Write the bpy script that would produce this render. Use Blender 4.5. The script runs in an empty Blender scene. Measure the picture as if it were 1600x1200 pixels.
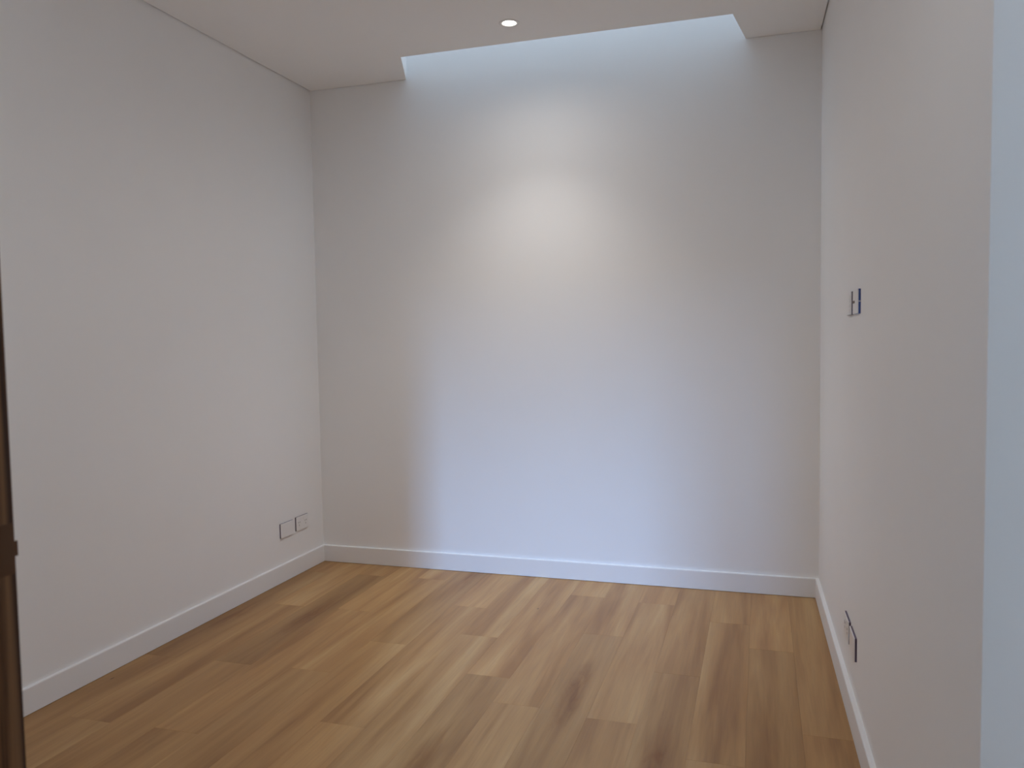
import bpy, bmesh, math, random
from mathutils import Matrix, Vector
from mathutils.geometry import tessellate_polygon

random.seed(7)
S = bpy.context.scene
COL = S.collection

# ------------------------------------------------------------------ camera
CAM = Vector((2.35434501, -3.94489940, 1.23633624))
R_ = Vector((0.95515392, 0.29568077, -0.01593344))
U_ = Vector((-0.00166541, 0.05917267, 0.99824637))
F_ = Vector((-0.29610508, 0.9534524, -0.05701144))
cd = bpy.data.cameras.new('camera')
cam = bpy.data.objects.new('camera', cd)
COL.objects.link(cam)
cam.matrix_world = Matrix(((R_.x, U_.x, -F_.x, CAM.x), (R_.y, U_.y, -F_.y, CAM.y),
                           (R_.z, U_.z, -F_.z, CAM.z), (0, 0, 0, 1)))
cd.sensor_width = 36.0
cd.sensor_fit = 'HORIZONTAL'
cd.lens = 36.0 * 1252.4649 / 1600.0
cd.clip_start = 0.02
cd.dof.use_dof = True
cd.dof.focus_distance = 3.7
cd.dof.aperture_fstop = 6.5
S.camera = cam

# ------------------------------------------------------------------ world, light, exposure
w = bpy.data.worlds.new('sky')
S.world = w
w.use_nodes = True
bg = w.node_tree.nodes['Background']
bg.inputs['Color'].default_value = (0.62, 0.80, 1.0, 1)
bg.inputs['Strength'].default_value = 3.4
S.view_settings.view_transform = 'Standard'
S.view_settings.look = 'None'
S.view_settings.exposure = 0.06
S.view_settings.gamma = 1.0
S.view_settings.use_curve_mapping = False
S.cycles.max_bounces = 12
S.cycles.diffuse_bounces = 8
S.cycles.sample_clamp_indirect = 6.0


def portal(name, loc, rot, sx, sy):
    """marks an opening so that skylight is sampled through it"""
    l = bpy.data.lights.new(name, 'AREA')
    l.shape = 'RECTANGLE'
    l.size, l.size_y = sx, sy
    l.cycles.is_portal = True
    o = bpy.data.objects.new(name, l)
    o.location, o.rotation_euler = loc, rot
    COL.objects.link(o)


# measured layout (metres): back wall y=0, left wall x=0
W, SK, H = 2.61672268, -0.01788, 2.6
YE = -2.65                      # where the right wall ends and the cross hall begins
X0, X1, XF0, XF1, DP = 0.5755, 2.2862, 0.6920, 2.2386, 0.3187   # skylight shaft
SHAFT_TOP = 3.65
DOOR_Y0, DOOR_Y1 = -3.36, -3.23     # doorway wall behind the alcove
DOOR = (1.518, 2.62, 2.09)          # doorway: left reveal, right reveal, head
ENT_X0, ENT_X1, ENT_Y, ENT_H = 0.4, 4.6, -8.0, 5.2    # tall entry hall behind the camera
BEAM_OPENING = (2.66, 3.06, 2.8, 5.0)      # added high opening in the unseen entry hall: x0, x1, sill, head
HALL_X = 4.5                        # unseen right end of the cross hall, opened to light the wall return


def area(name, loc, rot, sx, sy, watts, col, spread=180):
    l = bpy.data.lights.new(name, 'AREA')
    l.shape = 'RECTANGLE'
    l.size, l.size_y = sx, sy
    l.energy, l.color = watts, col
    l.spread = math.radians(spread)
    o = bpy.data.objects.new(name, l)
    o.location, o.rotation_euler = loc, rot
    COL.objects.link(o)
    return o


portal('sky_portal_skylight', ((X0 + X1) / 2, -DP / 2, SHAFT_TOP + .01), (0, 0, 0), X1 - X0, DP)
HP = math.pi / 2
portal('sky_portal_hall', (HALL_X + .05, (YE + DOOR_Y1) / 2, 1.1), (0, HP, 0), 2.2, .6)
# added lamp in the high opening, aimed to throw the daylight pool
hw = Vector(((BEAM_OPENING[0] + BEAM_OPENING[1]) / 2, ENT_Y - .10, (BEAM_OPENING[2] + BEAM_OPENING[3]) / 2))
aim = Vector((1.35, 0.0, 0.45)) - hw
area('daylight_pool_beam', hw, aim.to_track_quat('-Z', 'Y').to_euler(), BEAM_OPENING[1] - BEAM_OPENING[0], BEAM_OPENING[3] - BEAM_OPENING[2], 39, (0.325, 0.56, 1.0), 50)


def ceiling_spot(name, loc, size, watts, col, parent=None):
    sl = bpy.data.lights.new(name, 'SPOT')
    sl.energy = watts
    sl.color = col
    sl.spot_size = math.radians(size)
    sl.spot_blend = 1.0
    sl.shadow_soft_size = 0.02
    so = bpy.data.objects.new(name, sl)
    COL.objects.link(so)
    so.location = loc
    so.parent = parent
    return so


LAMP_COL = (1.0, 0.965, 0.935)
DOWNLIGHT = ((100, 34.0), (172, 13.8))      # narrow beam and wide spill: cone degrees, watts
# added fill light under the unseen hall ceiling
area('hall_fill', (1.6, -2.95, 2.58), (0, 0, 0), 1.6, .3, 4.2, (1.0, 1.0, 1.0))
# added fill lamp without a fixture, out of view at the alcove ceiling
ceiling_spot('alcove_fill', (1.312, -1.15, 2.59), 150, 9.0, LAMP_COL)

# ------------------------------------------------------------------ materials


def new_mat(name, color, rough=0.6, spec=0.4, metal=0.0):
    m = bpy.data.materials.new(name)
    m.use_nodes = True
    b = m.node_tree.nodes['Principled BSDF']
    b.inputs['Base Color'].default_value = (*color, 1)
    b.inputs['Roughness'].default_value = rough
    b.inputs['Specular IOR Level'].default_value = spec
    b.inputs['Metallic'].default_value = metal
    return m


def paint(name, color, rough=0.65, bump=0.04, var=0.015, spec=0.3):
    """rolled wall paint: faint mottling and orange peel"""
    m = new_mat(name, color, rough, spec)
    nt = m.node_tree
    N, L = nt.nodes, nt.links
    b = N['Principled BSDF']
    tc = N.new('ShaderNodeTexCoord')
    n1 = N.new('ShaderNodeTexNoise')
    n1.inputs['Scale'].default_value = 2.3
    n1.inputs['Detail'].default_value = 3
    L.new(tc.outputs['Object'], n1.inputs['Vector'])
    mx = N.new('ShaderNodeMix')
    mx.data_type = 'RGBA'
    mx.inputs[6].default_value = (*[c * (1 - var) for c in color], 1)
    mx.inputs[7].default_value = (*[min(1, c * (1 + var)) for c in color], 1)
    L.new(n1.outputs['Fac'], mx.inputs[0])
    L.new(mx.outputs[2], b.inputs['Base Color'])
    n2 = N.new('ShaderNodeTexNoise')
    n2.inputs['Scale'].default_value = 260
    n2.inputs['Detail'].default_value = 2
    L.new(tc.outputs['Object'], n2.inputs['Vector'])
    bp = N.new('ShaderNodeBump')
    bp.inputs['Strength'].default_value = bump
    bp.inputs['Distance'].default_value = 0.002
    L.new(n2.outputs['Fac'], bp.inputs['Height'])
    L.new(bp.outputs['Normal'], b.inputs['Normal'])
    return m


M_WALL = paint('wall_paint', (0.885, 0.882, 0.878))
M_CEIL = paint('ceiling_paint', (0.93, 0.93, 0.93), 0.8)
M_TRIM = paint('trim_enamel', (0.85, 0.85, 0.85), 0.45, 0.01, 0.008, 0.4)
M_PLASTIC = new_mat('white_plastic', (0.84, 0.83, 0.83), 0.3, 0.5)
M_SLOT = new_mat('slot_dark', (0.12, 0.10, 0.10), 0.6)
M_VIOLET = new_mat('violet_edge', (0.125, 0.095, 0.14), 0.5)  # dark violet colour of the plate edges
M_BLUE = new_mat('blue_edge_film', (0.06, 0.11, 0.33), 0.45)
M_BROWN = new_mat('brown_indicator', (0.12, 0.06, 0.05), 0.4)
M_SUB = new_mat('underlay', (0.10, 0.07, 0.045), 0.9)
M_BRONZE = new_mat('dark_bronze', (0.085, 0.036, 0.015), 0.6, 0.08, 0.0)
M_STEEL = new_mat('satin_steel', (0.62, 0.61, 0.6), 0.3, 0.5, 1.0)
M_GROUND = paint('concrete_paving', (0.30, 0.29, 0.27), 0.9, 0.2, 0.1)


def oak_floor():
    m = new_mat('oak_vinyl', (0.45, 0.28, 0.15), 0.42, 0.35)
    nt = m.node_tree
    N, L = nt.nodes, nt.links
    b = N['Principled BSDF']

    def math_(op, a, c=None, v=None):
        n = N.new('ShaderNodeMath')
        n.operation = op
        L.new(a, n.inputs[0])
        if c is not None:
            L.new(c, n.inputs[1])
        if v is not None:
            n.inputs[1].default_value = v
        return n.outputs[0]

    def ramp(src, stops):
        n = N.new('ShaderNodeValToRGB')
        e = n.color_ramp.elements
        while len(e) < len(stops):
            e.new(0.5)
        for el, (p, c) in zip(e, stops):
            el.position = p
            el.color = (*c, 1) if not isinstance(c, float) else (c, c, c, 1)
        L.new(src, n.inputs[0])
        return n.outputs[0]

    def attr(nm):
        n = N.new('ShaderNodeAttribute')
        n.attribute_type = 'OBJECT'
        n.attribute_name = nm
        return n.outputs['Fac']

    tc = N.new('ShaderNodeTexCoord')
    sep = N.new('ShaderNodeSeparateXYZ')
    L.new(tc.outputs['Object'], sep.inputs[0])
    X, Y = sep.outputs[0], sep.outputs[1]
    off = attr('grain_offset')

    def coords(sx, sy, k):
        c = N.new('ShaderNodeCombineXYZ')
        L.new(math_('MULTIPLY', X, v=sx), c.inputs[0])
        L.new(math_('MULTIPLY', Y, v=sy), c.inputs[1])
        L.new(math_('MULTIPLY', off, v=k), c.inputs[2])
        return c.outputs[0]

    def noise(vec, det=4, rough=0.55, dist=0.0):
        n = N.new('ShaderNodeTexNoise')
        n.inputs['Scale'].default_value = 1.0
        n.inputs['Detail'].default_value = det
        n.inputs['Roughness'].default_value = rough
        n.inputs['Distortion'].default_value = dist
        L.new(vec, n.inputs['Vector'])
        return n.outputs['Fac']

    def mix(fac, a, c, typ='MIX', f=None):
        n = N.new('ShaderNodeMix')
        n.data_type = 'RGBA'
        n.blend_type = typ
        n.clamp_factor = True
        if fac is not None:
            L.new(fac, n.inputs[0])
        else:
            n.inputs[0].default_value = f
        for v, i in ((a, 6), (c, 7)):
            if isinstance(v, tuple):
                n.inputs[i].default_value = (*v, 1)
            else:
                L.new(v, n.inputs[i])
        return n.outputs[2]

    # broad lengthwise streaks, light sapwood to brown heart
    broad = noise(coords(11, 0.75, 13.7), 3, 0.55, 0.5)
    base = ramp(broad, ((0.32, (0.322, 0.162, 0.059)), (0.46, (0.412, 0.225, 0.086)), (0.58, (0.468, 0.270, 0.109)), (0.72, (0.540, 0.338, 0.150))))
    # fine pores
    fine = noise(coords(150, 5, 31.1), 5, 0.65)
    fr = ramp(fine, ((0.30, 0.84), (0.55, 1.0), (0.75, 1.04)))
    col = mix(None, base, fr, 'MULTIPLY', 0.75)
    # cathedral flame down the middle of some boards
    wv = N.new('ShaderNodeTexWave')
    wv.wave_type = 'RINGS'
    wv.rings_direction = 'SPHERICAL'
    wv.inputs['Scale'].default_value = 1.0
    wv.inputs['Distortion'].default_value = 3.2
    wv.inputs['Detail'].default_value = 3
    wv.inputs['Detail Scale'].default_value = 1.3
    cc = N.new('ShaderNodeCombineXYZ')
    L.new(math_('MULTIPLY', math_('ADD', X, attr('flame_x')), v=24), cc.inputs[0])
    L.new(math_('MULTIPLY', math_('ADD', Y, attr('flame_y')), v=2.2), cc.inputs[1])
    L.new(math_('MULTIPLY', off, v=1.0), cc.inputs[2])
    L.new(cc.outputs[0], wv.inputs['Vector'])
    heart = math_('MULTIPLY', math_('ADD', X, attr('flame_x')), v=17.0)
    hearty = math_('MULTIPLY', math_('ADD', Y, attr('flame_y')), v=2.6)
    d2 = math_('ADD', math_('MULTIPLY', heart, heart), math_('MULTIPLY', hearty, hearty))
    lump = noise(coords(26, 5, 7.7), 3, 0.6, 0.8)
    near = math_('POWER', math_('SUBTRACT', math_('MINIMUM', math_('ADD', d2, math_('MULTIPLY', lump, v=1.0)), v=1.45), v=1.45), v=2.0)
    fm = math_('MULTIPLY', math_('MULTIPLY', near, attr('flame')), v=1.0)
    flame = ramp(wv.outputs['Fac'], ((0.25, (0.62, 0.48, 0.37)), (0.75, (0.90, 0.82, 0.74))))
    col = mix(fm, col, mix(None, col, flame, 'MULTIPLY', 1.0))
    # small dark knots
    vo = N.new('ShaderNodeTexVoronoi')
    vo.inputs['Scale'].default_value = 1.0
    L.new(coords(8.5, 3.4, 53.3), vo.inputs['Vector'])
    kn = math_('LESS_THAN', vo.outputs['Distance'], v=0.034)
    csep = N.new('ShaderNodeSeparateColor')
    L.new(vo.outputs['Color'], csep.inputs[0])
    kn = math_('MULTIPLY', kn, math_('GREATER_THAN', csep.outputs[0], v=0.72))
    col = mix(math_('MULTIPLY', kn, v=0.75), col, (0.13, 0.065, 0.03))
    # board tone: -1 darker .. +1 paler
    hs = N.new('ShaderNodeHueSaturation')
    hs.inputs['Hue'].default_value = 0.5
    hs.inputs['Saturation'].default_value = 1.0
    L.new(math_('ADD', math_('MULTIPLY', attr('tone'), v=0.17), v=1.0), hs.inputs['Value'])
    L.new(col, hs.inputs['Color'])
    L.new(hs.outputs[0], b.inputs['Base Color'])
    L.new(math_('ADD', math_('MULTIPLY', fine, v=0.12), v=0.36), b.inputs['Roughness'])
    bp = N.new('ShaderNodeBump')
    bp.inputs['Strength'].default_value = 0.12
    bp.inputs['Distance'].default_value = 0.0006
    L.new(fine, bp.inputs['Height'])
    L.new(bp.outputs['Normal'], b.inputs['Normal'])
    return m


M_OAK = oak_floor()


def dark_timber():
    m = new_mat('dark_timber', (0.08, 0.035, 0.015), 0.55, 0.15)
    nt = m.node_tree
    N, L = nt.nodes, nt.links
    b = N['Principled BSDF']
    tc = N.new('ShaderNodeTexCoord')
    mp = N.new('ShaderNodeMapping')
    mp.inputs['Scale'].default_value = (95, 95, 1.6)
    L.new(tc.outputs['Object'], mp.inputs['Vector'])
    n = N.new('ShaderNodeTexNoise')
    n.inputs['Scale'].default_value = 1.0
    n.inputs['Detail'].default_value = 4
    n.inputs['Distortion'].default_value = 0.6
    L.new(mp.outputs[0], n.inputs['Vector'])
    r = N.new('ShaderNodeValToRGB')
    r.color_ramp.elements[0].position = 0.32
    r.color_ramp.elements[0].color = (0.036, 0.014, 0.006, 1)
    r.color_ramp.elements[1].position = 0.7
    r.color_ramp.elements[1].color = (0.21, 0.090, 0.032, 1)
    L.new(n.outputs['Fac'], r.inputs[0])
    L.new(r.outputs[0], b.inputs['Base Color'])
    return m


M_TIMBER = dark_timber()


def emit_mat(name, col, strength):
    m = bpy.data.materials.new(name)
    m.use_nodes = True
    nt = m.node_tree
    nt.nodes.clear()
    e = nt.nodes.new('ShaderNodeEmission')
    e.inputs[0].default_value = (*col, 1)
    e.inputs[1].default_value = strength
    o = nt.nodes.new('ShaderNodeOutputMaterial')
    nt.links.new(e.outputs[0], o.inputs[0])
    return m


M_LENS = emit_mat('lit_lens', (1.0, 0.93, 0.82), 12.0)

# ------------------------------------------------------------------ mesh helpers


def obj(name, bm, mat, parent=None, loc=None, **props):
    me = bpy.data.meshes.new(name)
    bmesh.ops.recalc_face_normals(bm, faces=bm.faces)
    bm.to_mesh(me)
    bm.free()
    me.materials.append(mat)
    o = bpy.data.objects.new(name, me)
    COL.objects.link(o)
    if loc is not None:
        o.location = loc
    if parent is not None:
        o.parent = parent
    for k, v in props.items():
        o[k] = v
    return o


def struct(name, bm, mat, label=None):
    o = obj(name, bm, mat, kind='structure')
    if label:
        o['label'] = label
    return o


def thing(name, label, cat, loc, rot=(0, 0, 0), group=None):
    o = bpy.data.objects.new(name, None)
    o.empty_display_size = 0.05
    COL.objects.link(o)
    o.location, o.rotation_euler = loc, rot
    o['label'], o['category'] = label, cat
    if group:
        o['group'] = group
    return o


def box(bm, x0, x1, y0, y1, z0, z1, bevel=0.0, seg=2):
    vs = [bm.verts.new((x, y, z)) for z in (z0, z1) for x, y in ((x0, y0), (x1, y0), (x1, y1), (x0, y1))]
    q = ((0, 3, 2, 1), (4, 5, 6, 7), (0, 1, 5, 4), (1, 2, 6, 5), (2, 3, 7, 6), (3, 0, 4, 7))
    fs = [bm.faces.new([vs[i] for i in f]) for f in q]
    if bevel > 0:
        es = {e for f in fs for e in f.edges}
        bmesh.ops.bevel(bm, geom=list(es), offset=bevel, segments=seg, profile=0.5, affect='EDGES')
    return bm


def B(*a, **k):
    return box(bmesh.new(), *a, **k)


def prism(pts, z0, z1, holes=(), bevel_top=0.0):
    """vertical prism over a plan polygon, with holes"""
    bm = bmesh.new()
    loops = [pts] + list(holes)
    lo = [[bm.verts.new((x, y, z0)) for x, y in l] for l in loops]
    hi = [[bm.verts.new((x, y, z1)) for x, y in l] for l in loops]
    fl, fh = sum(lo, []), sum(hi, [])
    for t in tessellate_polygon([[Vector((x, y, 0)) for x, y in l] for l in loops]):
        bm.faces.new([fl[i] for i in t])
        bm.faces.new([fh[i] for i in reversed(t)])
    for a, c in zip(lo, hi):
        for i in range(len(a)):
            j = (i + 1) % len(a)
            bm.faces.new((a[i], a[j], c[j], c[i]))
    return bm


def profile_run(p, q, n, prof):
    """sweep a profile (out, z) from p to q; n points into the room"""
    bm = bmesh.new()
    A = [bm.verts.new((p[0] + n[0] * o, p[1] + n[1] * o, z)) for o, z in prof]
    C = [bm.verts.new((q[0] + n[0] * o, q[1] + n[1] * o, z)) for o, z in prof]
    for i in range(len(prof)):
        j = (i + 1) % len(prof)
        bm.faces.new((A[i], A[j], C[j], C[i]))
    bm.faces.new(A)
    bm.faces.new(C)
    return bm


def lathe(prof, seg=40, closed=False):
    bm = bmesh.new()
    rings = []
    for r, z in prof:
        rings.append([bm.verts.new((r * math.cos(2 * math.pi * i / seg), r * math.sin(2 * math.pi * i / seg), z)) for i in range(seg)])
    n = len(rings)
    for k in range(n if closed else n - 1):
        a, c = rings[k], rings[(k + 1) % n]
        for i in range(seg):
            j = (i + 1) % seg
            bm.faces.new((a[i], a[j], c[j], c[i]))
    for f in bm.faces:
        f.smooth = True
    return bm, rings


def wx(y):
    return W + SK * y


# ------------------------------------------------------------------ shell
TOP = 2.66
G = 0.007                      # shadow gap between ceiling sheet and walls
# back wall runs up into the skylight shaft
struct('wall_back', B(-0.14, 2.9, 0.0, 0.14, -0.1, SHAFT_TOP), M_WALL)
struct('wall_left', B(-0.14, 0.0, DOOR_Y0, 0.0, -0.1, TOP), M_WALL)
struct('wall_right', prism([(wx(0), 0), (wx(YE), YE), (HALL_X, YE), (HALL_X, YE + .14), (wx(0) + .14, YE + .14), (wx(0) + .14, 0)], -0.1, TOP), M_WALL)
bm = bmesh.new()
box(bm, 0, DOOR[0] - .032, DOOR_Y0, DOOR_Y1, -0.1, ENT_H)
box(bm, DOOR[1] + .032, HALL_X, DOOR_Y0, DOOR_Y1, -0.1, ENT_H)
box(bm, DOOR[0] - .032, DOOR[1] + .032, DOOR_Y0, DOOR_Y1, DOOR[2] + .032, ENT_H)
struct('wall_doorway', bm, M_WALL)
struct('wall_hall_end', B(HALL_X, HALL_X + .14, DOOR_Y0, YE + .14, 2.2, TOP), M_WALL)
struct('wall_entry_left', B(ENT_X0 - .14, ENT_X0, ENT_Y, DOOR_Y0, -0.1, ENT_H), M_WALL)
struct('wall_entry_right', B(ENT_X1, ENT_X1 + .14, ENT_Y, DOOR_Y0, -0.1, ENT_H), M_WALL)
bm = bmesh.new()
z0, z1 = -0.1, ENT_H
box(bm, ENT_X0 - .14, BEAM_OPENING[0], ENT_Y - .12, ENT_Y, z0, z1)
box(bm, BEAM_OPENING[0], BEAM_OPENING[1], ENT_Y - .12, ENT_Y, z0, BEAM_OPENING[2])
box(bm, BEAM_OPENING[0], BEAM_OPENING[1], ENT_Y - .12, ENT_Y, BEAM_OPENING[3], z1)
box(bm, BEAM_OPENING[1], ENT_X1 + .14, ENT_Y - .12, ENT_Y, z0, z1)
struct('wall_entry', bm, M_WALL)
struct('ceiling_entry', B(ENT_X0 - .14, ENT_X1 + .14, ENT_Y - .12, DOOR_Y0, ENT_H, ENT_H + .1), M_CEIL)
# added unseen block behind the camera, shades the back wall's lower right
bm = bmesh.new()
rk = [(2.48, 0), (ENT_X1, 0), (ENT_X1, 2.20), (2.80, 2.20), (2.48, 2.20)]
fr = [bm.verts.new((x, -4.30, z)) for x, z in rk]
bk = [bm.verts.new((x, -4.44, z)) for x, z in rk]
bm.faces.new(fr)
bm.faces.new(bk)
for i in range(len(rk)):
    bm.faces.new((fr[i], fr[(i + 1) % len(rk)], bk[(i + 1) % len(rk)], bk[i]))
struct('shade_block', bm, M_WALL)

# ceiling sheet with the skylight notch, the downlight hole and shadow gaps
LX, LY = 1.312, -0.545
LR = 0.041
hole = [(LX + LR * math.cos(2 * math.pi * i / 40), LY + LR * math.sin(2 * math.pi * i / 40)) for i in range(40)]
pts = [(G, -G * .6), (X0, -G * .6), (XF0, -DP), (XF1, -DP), (X1, -G * .6), (wx(0) - G, -G * .6), (wx(YE) - G, YE - .012),
       (HALL_X - G, YE - .012), (HALL_X - G, DOOR_Y1 + G), (G, DOOR_Y1 + G)]
struct('ceiling', prism(pts, H, H + .013, [hole]), M_CEIL)
# deck above the sheet closes the shadow gaps, open over the shaft
bm = bmesh.new()
box(bm, -0.14, X0, -1.0, 0.0, H + .017, TOP + .06)
box(bm, X1, 2.9, -1.0, 0.0, H + .017, TOP + .06)
box(bm, X0, X1, -1.0, -DP - .03, H + .017, TOP + .06)
box(bm, -0.14, HALL_X + .14, DOOR_Y1, -1.0, H + .017, TOP + .06)
struct('ceiling_deck', bm, M_CEIL)
# plastered shaft of the skylight: trapezoid on plan, three sides (the back wall is the fourth)
T = 0.03
bm = prism([(X0, 0), (XF0, -DP), (XF1, -DP), (X1, 0), (X1 + T, 0), (XF1 + T, -DP - T), (XF0 - T, -DP - T), (X0 - T, 0)], H + .0131, SHAFT_TOP)
struct('skylight_shaft', bm, M_CEIL)

# baseboards with a rounded top edge
BH, BT = 0.0930, 0.012


def bprof(t=BT):
    return [(0, 0.002), (t, 0.002), (t, BH - .004), (t - .0012, BH - .0012), (t - .004, BH), (0, BH)]


struct('baseboard_left', profile_run((0, DOOR_Y1), (0, 0), (1, 0), bprof()), M_TRIM)
struct('baseboard_back', profile_run((BT, 0), (wx(0) - BT, 0), (0, -1), bprof()), M_TRIM)
struct('baseboard_right', profile_run((wx(0), 0), (wx(YE), YE), (-1, 0), bprof(0.016)), M_TRIM)
struct('baseboard_return', profile_run((wx(YE) - .016, YE), (HALL_X, YE), (0, -1), bprof()), M_TRIM)

# ------------------------------------------------------------------ floor of oak-look boards
floor = struct('floor', B(-.1, HALL_X + .1, ENT_Y - .12, .1, -0.10, -0.0045), M_SUB,
               'light oak boards running towards the back wall')
PW, PL, X_FIRST = 0.1660, 1.175, 0.1555
# y of one end joint in each row, read from the photograph
JOINT = {-1: -0.212, 0: -0.721, 1: -0.194, 2: -0.708, 3: -0.178, 4: -1.029, 5: -0.530, 6: -0.862, 7: -1.228, 8: -0.248,
         9: -0.722, 10: -0.277, 11: -1.036, 12: -0.452, 13: -0.715, 14: -1.384}
# tone and flame of boards that stand out: (row, n-th board from the back): tone, flame, flame x, flame y
LOOK = {(-1, 1): (-.8, .8, .0, .1), (0, 0): (.3, .2, 0, 0), (0, 1): (-.2, .2, 0, 0), (1, 0): (-.1, .1, 0, 0), (1, 1): (-1.0, 1.0, 0, .05),
        (2, 0): (.6, 0, 0, 0), (2, 1): (.1, .2, 0, 0), (3, 1): (.2, .2, 0, .2), (4, 0): (-.3, 1.0, .0, -.35), (4, 1): (.1, .3, 0, 0),
        (5, 0): (.7, .1, 0, 0), (5, 1): (.1, .2, 0, 0), (6, 0): (.2, .1, 0, 0), (6, 1): (-.1, .3, 0, .2), (7, 0): (.5, .2, 0, -.3),
        (7, 1): (-.6, 1.0, 0, .15), (8, 0): (.6, .0, 0, 0), (8, 1): (.2, .3, 0, 0), (8, 2): (.0, .3, 0, 0), (9, 0): (.2, .1, 0, 0),
        (9, 1): (-.5, 1.0, 0, .0), (9, 2): (-.4, .9, 0, .1), (10, 0): (.7, 0, 0, 0), (10, 1): (.0, .2, 0, 0), (10, 2): (.1, .2, 0, 0),
        (11, 0): (-.1, .2, 0, 0), (11, 1): (-.5, 1.0, 0, .05), (12, 0): (.1, .1, 0, 0), (12, 1): (-.2, .2, 0, 0), (13, 0): (.3, .1, 0, 0),
        (13, 1): (-.7, .5, 0, .35), (14, 0): (-.3, .2, 0, 0), (14, 1): (.0, .2, 0, 0)}


def board(x0, x1, y0, y1, tone, fl, fx, fy):
    g, t = 0.00012, 0.0045
    cx, cy = (x0 + x1) / 2, (y0 + y1) / 2
    hx, hy = (x1 - x0) / 2 - g, (y1 - y0) / 2 - g
    bm = bmesh.new()
    b = 0.0003
    lo = [bm.verts.new((sx * hx, sy * hy, -t)) for sx, sy in ((-1, -1), (1, -1), (1, 1), (-1, 1))]
    md = [bm.verts.new((sx * hx, sy * hy, -b)) for sx, sy in ((-1, -1), (1, -1), (1, 1), (-1, 1))]
    hi = [bm.verts.new((sx * (hx - b), sy * (hy - b), 0)) for sx, sy in ((-1, -1), (1, -1), (1, 1), (-1, 1))]
    for a, c in ((lo, md), (md, hi)):
        for i in range(4):
            j = (i + 1) % 4
            bm.faces.new((a[i], a[j], c[j], c[i]))
    bm.faces.new(hi)
    o = obj('plank', bm, M_OAK, floor, (cx, cy, 0))
    o['tone'], o['flame'], o['flame_x'], o['flame_y'] = float(tone), float(fl), float(fx), float(fy)
    o['grain_offset'] = random.uniform(-40, 40)
    return o


rng = random.Random(11)
for row in range(-1, 30):
    xa = X_FIRST + row * PW if row >= 0 else 0.0
    xb = X_FIRST + (row + 1) * PW
    in_alcove = row <= 14
    j = JOINT.get(row, -rng.uniform(0.1, 1.2))
    y_back = -0.001 if in_alcove else YE - .001
    y_front = -5.0 if xa > .3 else DOOR_Y1
    if row == 14:
        xb = X_FIRST + 15 * PW
    ends = [y_back]
    y = j
    while y > y_front + .02:
        if y < y_back - .02:
            ends.append(y)
        y -= PL
    ends.append(y_front)
    for n in range(len(ends) - 1):
        look = LOOK.get((row, n), (rng.uniform(-.5, .5), rng.choice((0, .1, .3, .8)), rng.uniform(-.03, .03), rng.uniform(-.3, .3)))
        board(xa, xb, ends[n + 1], ends[n], *look)

# ------------------------------------------------------------------ downlight
dl = thing('downlight', 'small round recessed ceiling downlight, switched on, in front of the skylight', 'light', (LX, LY, H))
ring, _ = lathe([(.0305, .0005), (.0318, -.0028), (.0430, -.0032), (.0455, -.0012), (.0455, .0), (.0305, .004)], 48, True)
obj('trim_ring', ring, M_TRIM, dl)
refl, _ = lathe([(.0304, .0040), (.0296, .0085), (.0290, .0085), (.0298, .0040)], 48, True)
obj('reflector', refl, M_STEEL, dl)
lens, rg = lathe([(.0292, .0082), (.024, .0045), (.014, .0020), (.004, .0012)], 48)
lens.faces.new(rg[-1])
obj('lens', lens, M_LENS, dl)
can, rg = lathe([(.0385, .001), (.0385, .045)], 32)
can.faces.new(rg[-1])
obj('housing', can, M_STEEL, dl)
for size, watts in DOWNLIGHT:
    ceiling_spot('downlight_lamp', (0, 0, -.002), size, watts, LAMP_COL, dl)


# ------------------------------------------------------------------ wall plates
def plate(name, label, cat, loc, rot, group, edge, kind):
    """wall plate 116 x 74 mm; local x along the wall, local -y out of the wall, z up"""
    t = thing(name, label, cat, loc, rot, group)
    w2, h2 = .058, .037
    if edge == 'split':
        obj('mounting_block', B(-w2 + .001, w2 - .001, -.0058, 0, -h2 + .001, h2 - .001), M_PLASTIC, t)
        for s in (-1, 1):
            z0, z1 = (.0015, h2) if s > 0 else (-h2, -.0015)
            obj('edge_film', B(-w2 - .0006, w2 + .0006, -.0060, -.0002, z0, z1), M_BLUE, t, label='blue protective film on the plate edge')
    else:
        obj('mounting_block', B(-w2, w2, -.0060, 0, -h2, h2, bevel=.0006, seg=1), M_VIOLET, t, label='dark violet edge')
    obj('cover', B(-w2 + .0004, w2 - .0004, -.0085, -.0055, -h2 + .0004, h2 - .0004, bevel=.0009, seg=2), M_PLASTIC, t)
    if kind == 'outlet':
        for sx in (-1, 1):
            cx = sx * .031
            for k, (dx, dz, a) in enumerate(((-.007, .006, -.5), (.007, .006, .5), (0, -.009, 0))):
                bm = B(-.0010, .0010, -.0089, -.0083, -.0042, .0042)
                bmesh.ops.rotate(bm, verts=bm.verts, cent=(0, 0, 0), matrix=Matrix.Rotation(a, 3, 'Y'))
                bmesh.ops.translate(bm, verts=bm.verts, vec=(cx + dx, 0, dz))
                obj('socket_slot', bm, M_SLOT, t)
            obj('rocker', B(cx * .36 - .0055, cx * .36 + .0055, -.0102, -.0083, .014, .028, bevel=.0008, seg=1), M_PLASTIC, t)
    elif kind == 'switch':
        for k in range(4):
            cz = .024 - k * .016
            obj('rocker', B(.020, .040, -.0100, -.0083, cz - .0055, cz + .0055, bevel=.0008, seg=1), M_PLASTIC, t)
    elif kind == 'knob':
        obj('indicator', B(-.050, -.012, -.0100, -.0083, -.0042, .0042, bevel=.0008, seg=1), M_BROWN, t, label='small dark brown indicator')
    return t


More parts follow.
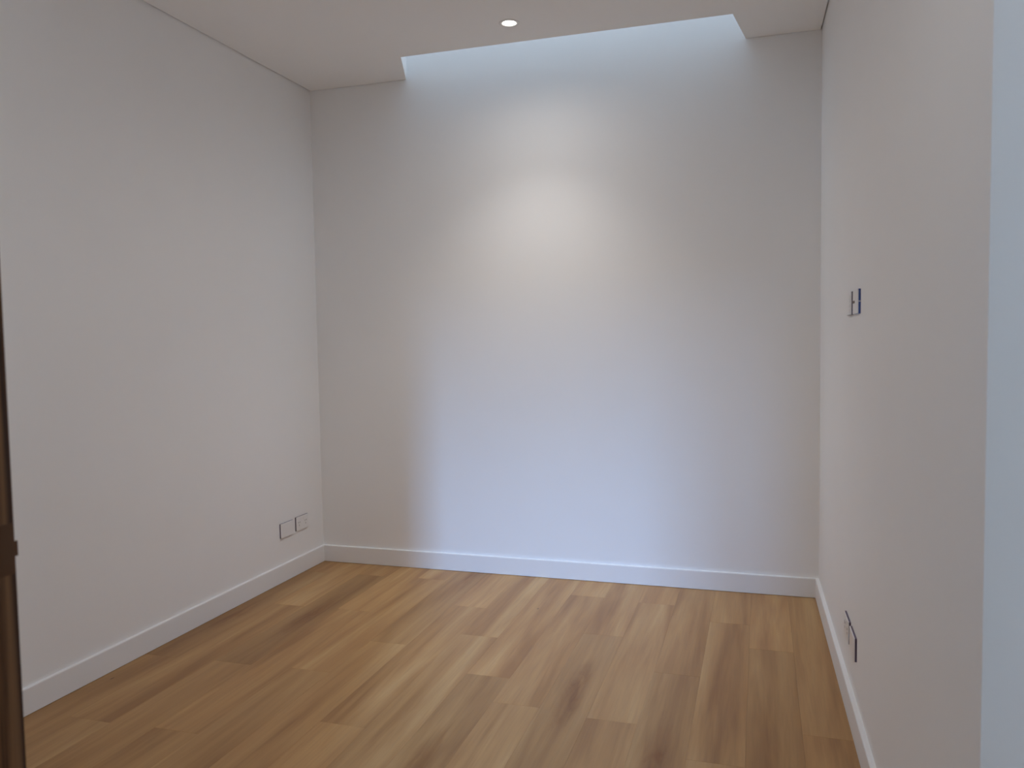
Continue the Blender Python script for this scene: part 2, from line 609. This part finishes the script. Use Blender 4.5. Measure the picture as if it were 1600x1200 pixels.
RL = (0, 0, math.pi / 2)              # local -y -> +x : plates on the left wall
RR = (0, 0, -math.pi / 2 - SK * 1.0)  # local -y -> -x : plates on the right wall
plate('wall_plate', 'plain white wall plate low on the left wall, farther from the corner', 'wall plate', (0, -.3640, .2655), RL, 'plates low on the left wall', 'v', 'blank')
plate('power_outlet', 'white power outlet low on the left wall, nearer the corner', 'power outlet', (0, -.2205, .2690), RL, 'plates low on the left wall', 'v', 'outlet')
for nm, lb, ct, y, z, grp, ed, kd in (
        ('light_switch', 'white switch plate with thin violet edge on right wall, nearer the corner', 'light switch', -1.1130, 1.3310, 'switch plates on the right wall', 'v', 'switch'),
        ('light_switch', 'white switch plate with bright blue edge on right wall, nearer the camera', 'light switch', -1.2755, 1.3310, 'switch plates on the right wall', 'split', 'knob'),
        ('power_outlet', 'white power outlet low on right wall, nearer the corner', 'power outlet', -1.1130, .2560, 'plates low on the right wall', 'v', 'outlet'),
        ('wall_plate', 'plain white wall plate low on right wall, nearer the camera', 'wall plate', -1.2600, .2560, 'plates low on the right wall', 'v', 'blank')):
    plate(nm, lb, ct, (wx(y), y, z), RR, grp, ed, kd)

# ------------------------------------------------------------------ dark timber door frame at the left edge of the view
door = bpy.data.objects.new('door_1', None)
COL.objects.link(door)
door.location = ((DOOR[0] + DOOR[1]) / 2, DOOR_Y0, 0)
door['kind'] = 'structure'
door['label'] = 'dark brown timber door frame at the left edge of the view'
HWD = (DOOR[1] - DOOR[0]) / 2
DD = DOOR_Y1 - DOOR_Y0
for s in (-1, 1):
    a, c = s * HWD, s * (HWD + .031)
    obj('jamb', B(min(a, c), max(a, c), -.002, DD, 0, DOOR[2] + .031, bevel=.002), M_TIMBER, door)
    a, c = s * (HWD - .012), s * HWD
    obj('door_stop', B(min(a, c), max(a, c), .03, .07, 0, DOOR[2], bevel=.0015), M_TIMBER, door)
    a, c = s * (HWD + .006), s * (HWD + .07)
    obj('architrave', B(min(a, c), max(a, c), -.020, -.0005, 0, DOOR[2] + .07, bevel=.003), M_TIMBER, door)
obj('head', B(-HWD, HWD, -.002, DD, DOOR[2], DOOR[2] + .031, bevel=.002), M_TIMBER, door)
obj('architrave', B(-HWD - .07, HWD + .07, -.020, -.0005, DOOR[2] + .07, DOOR[2] + .134, bevel=.003), M_TIMBER, door)
sp = obj('strike_plate', B(-HWD - .001, -HWD + .0008, DD - .030, DD - .002, .970, 1.030), M_BRONZE, door, label='dark bronze strike plate')
obj('strike_lip', B(-HWD - .001, -HWD + .0012, DD - .004, DD + .0022, .990, 1.008, bevel=.0006), M_BRONZE, door, label='dark bronze lip of the strike plate')
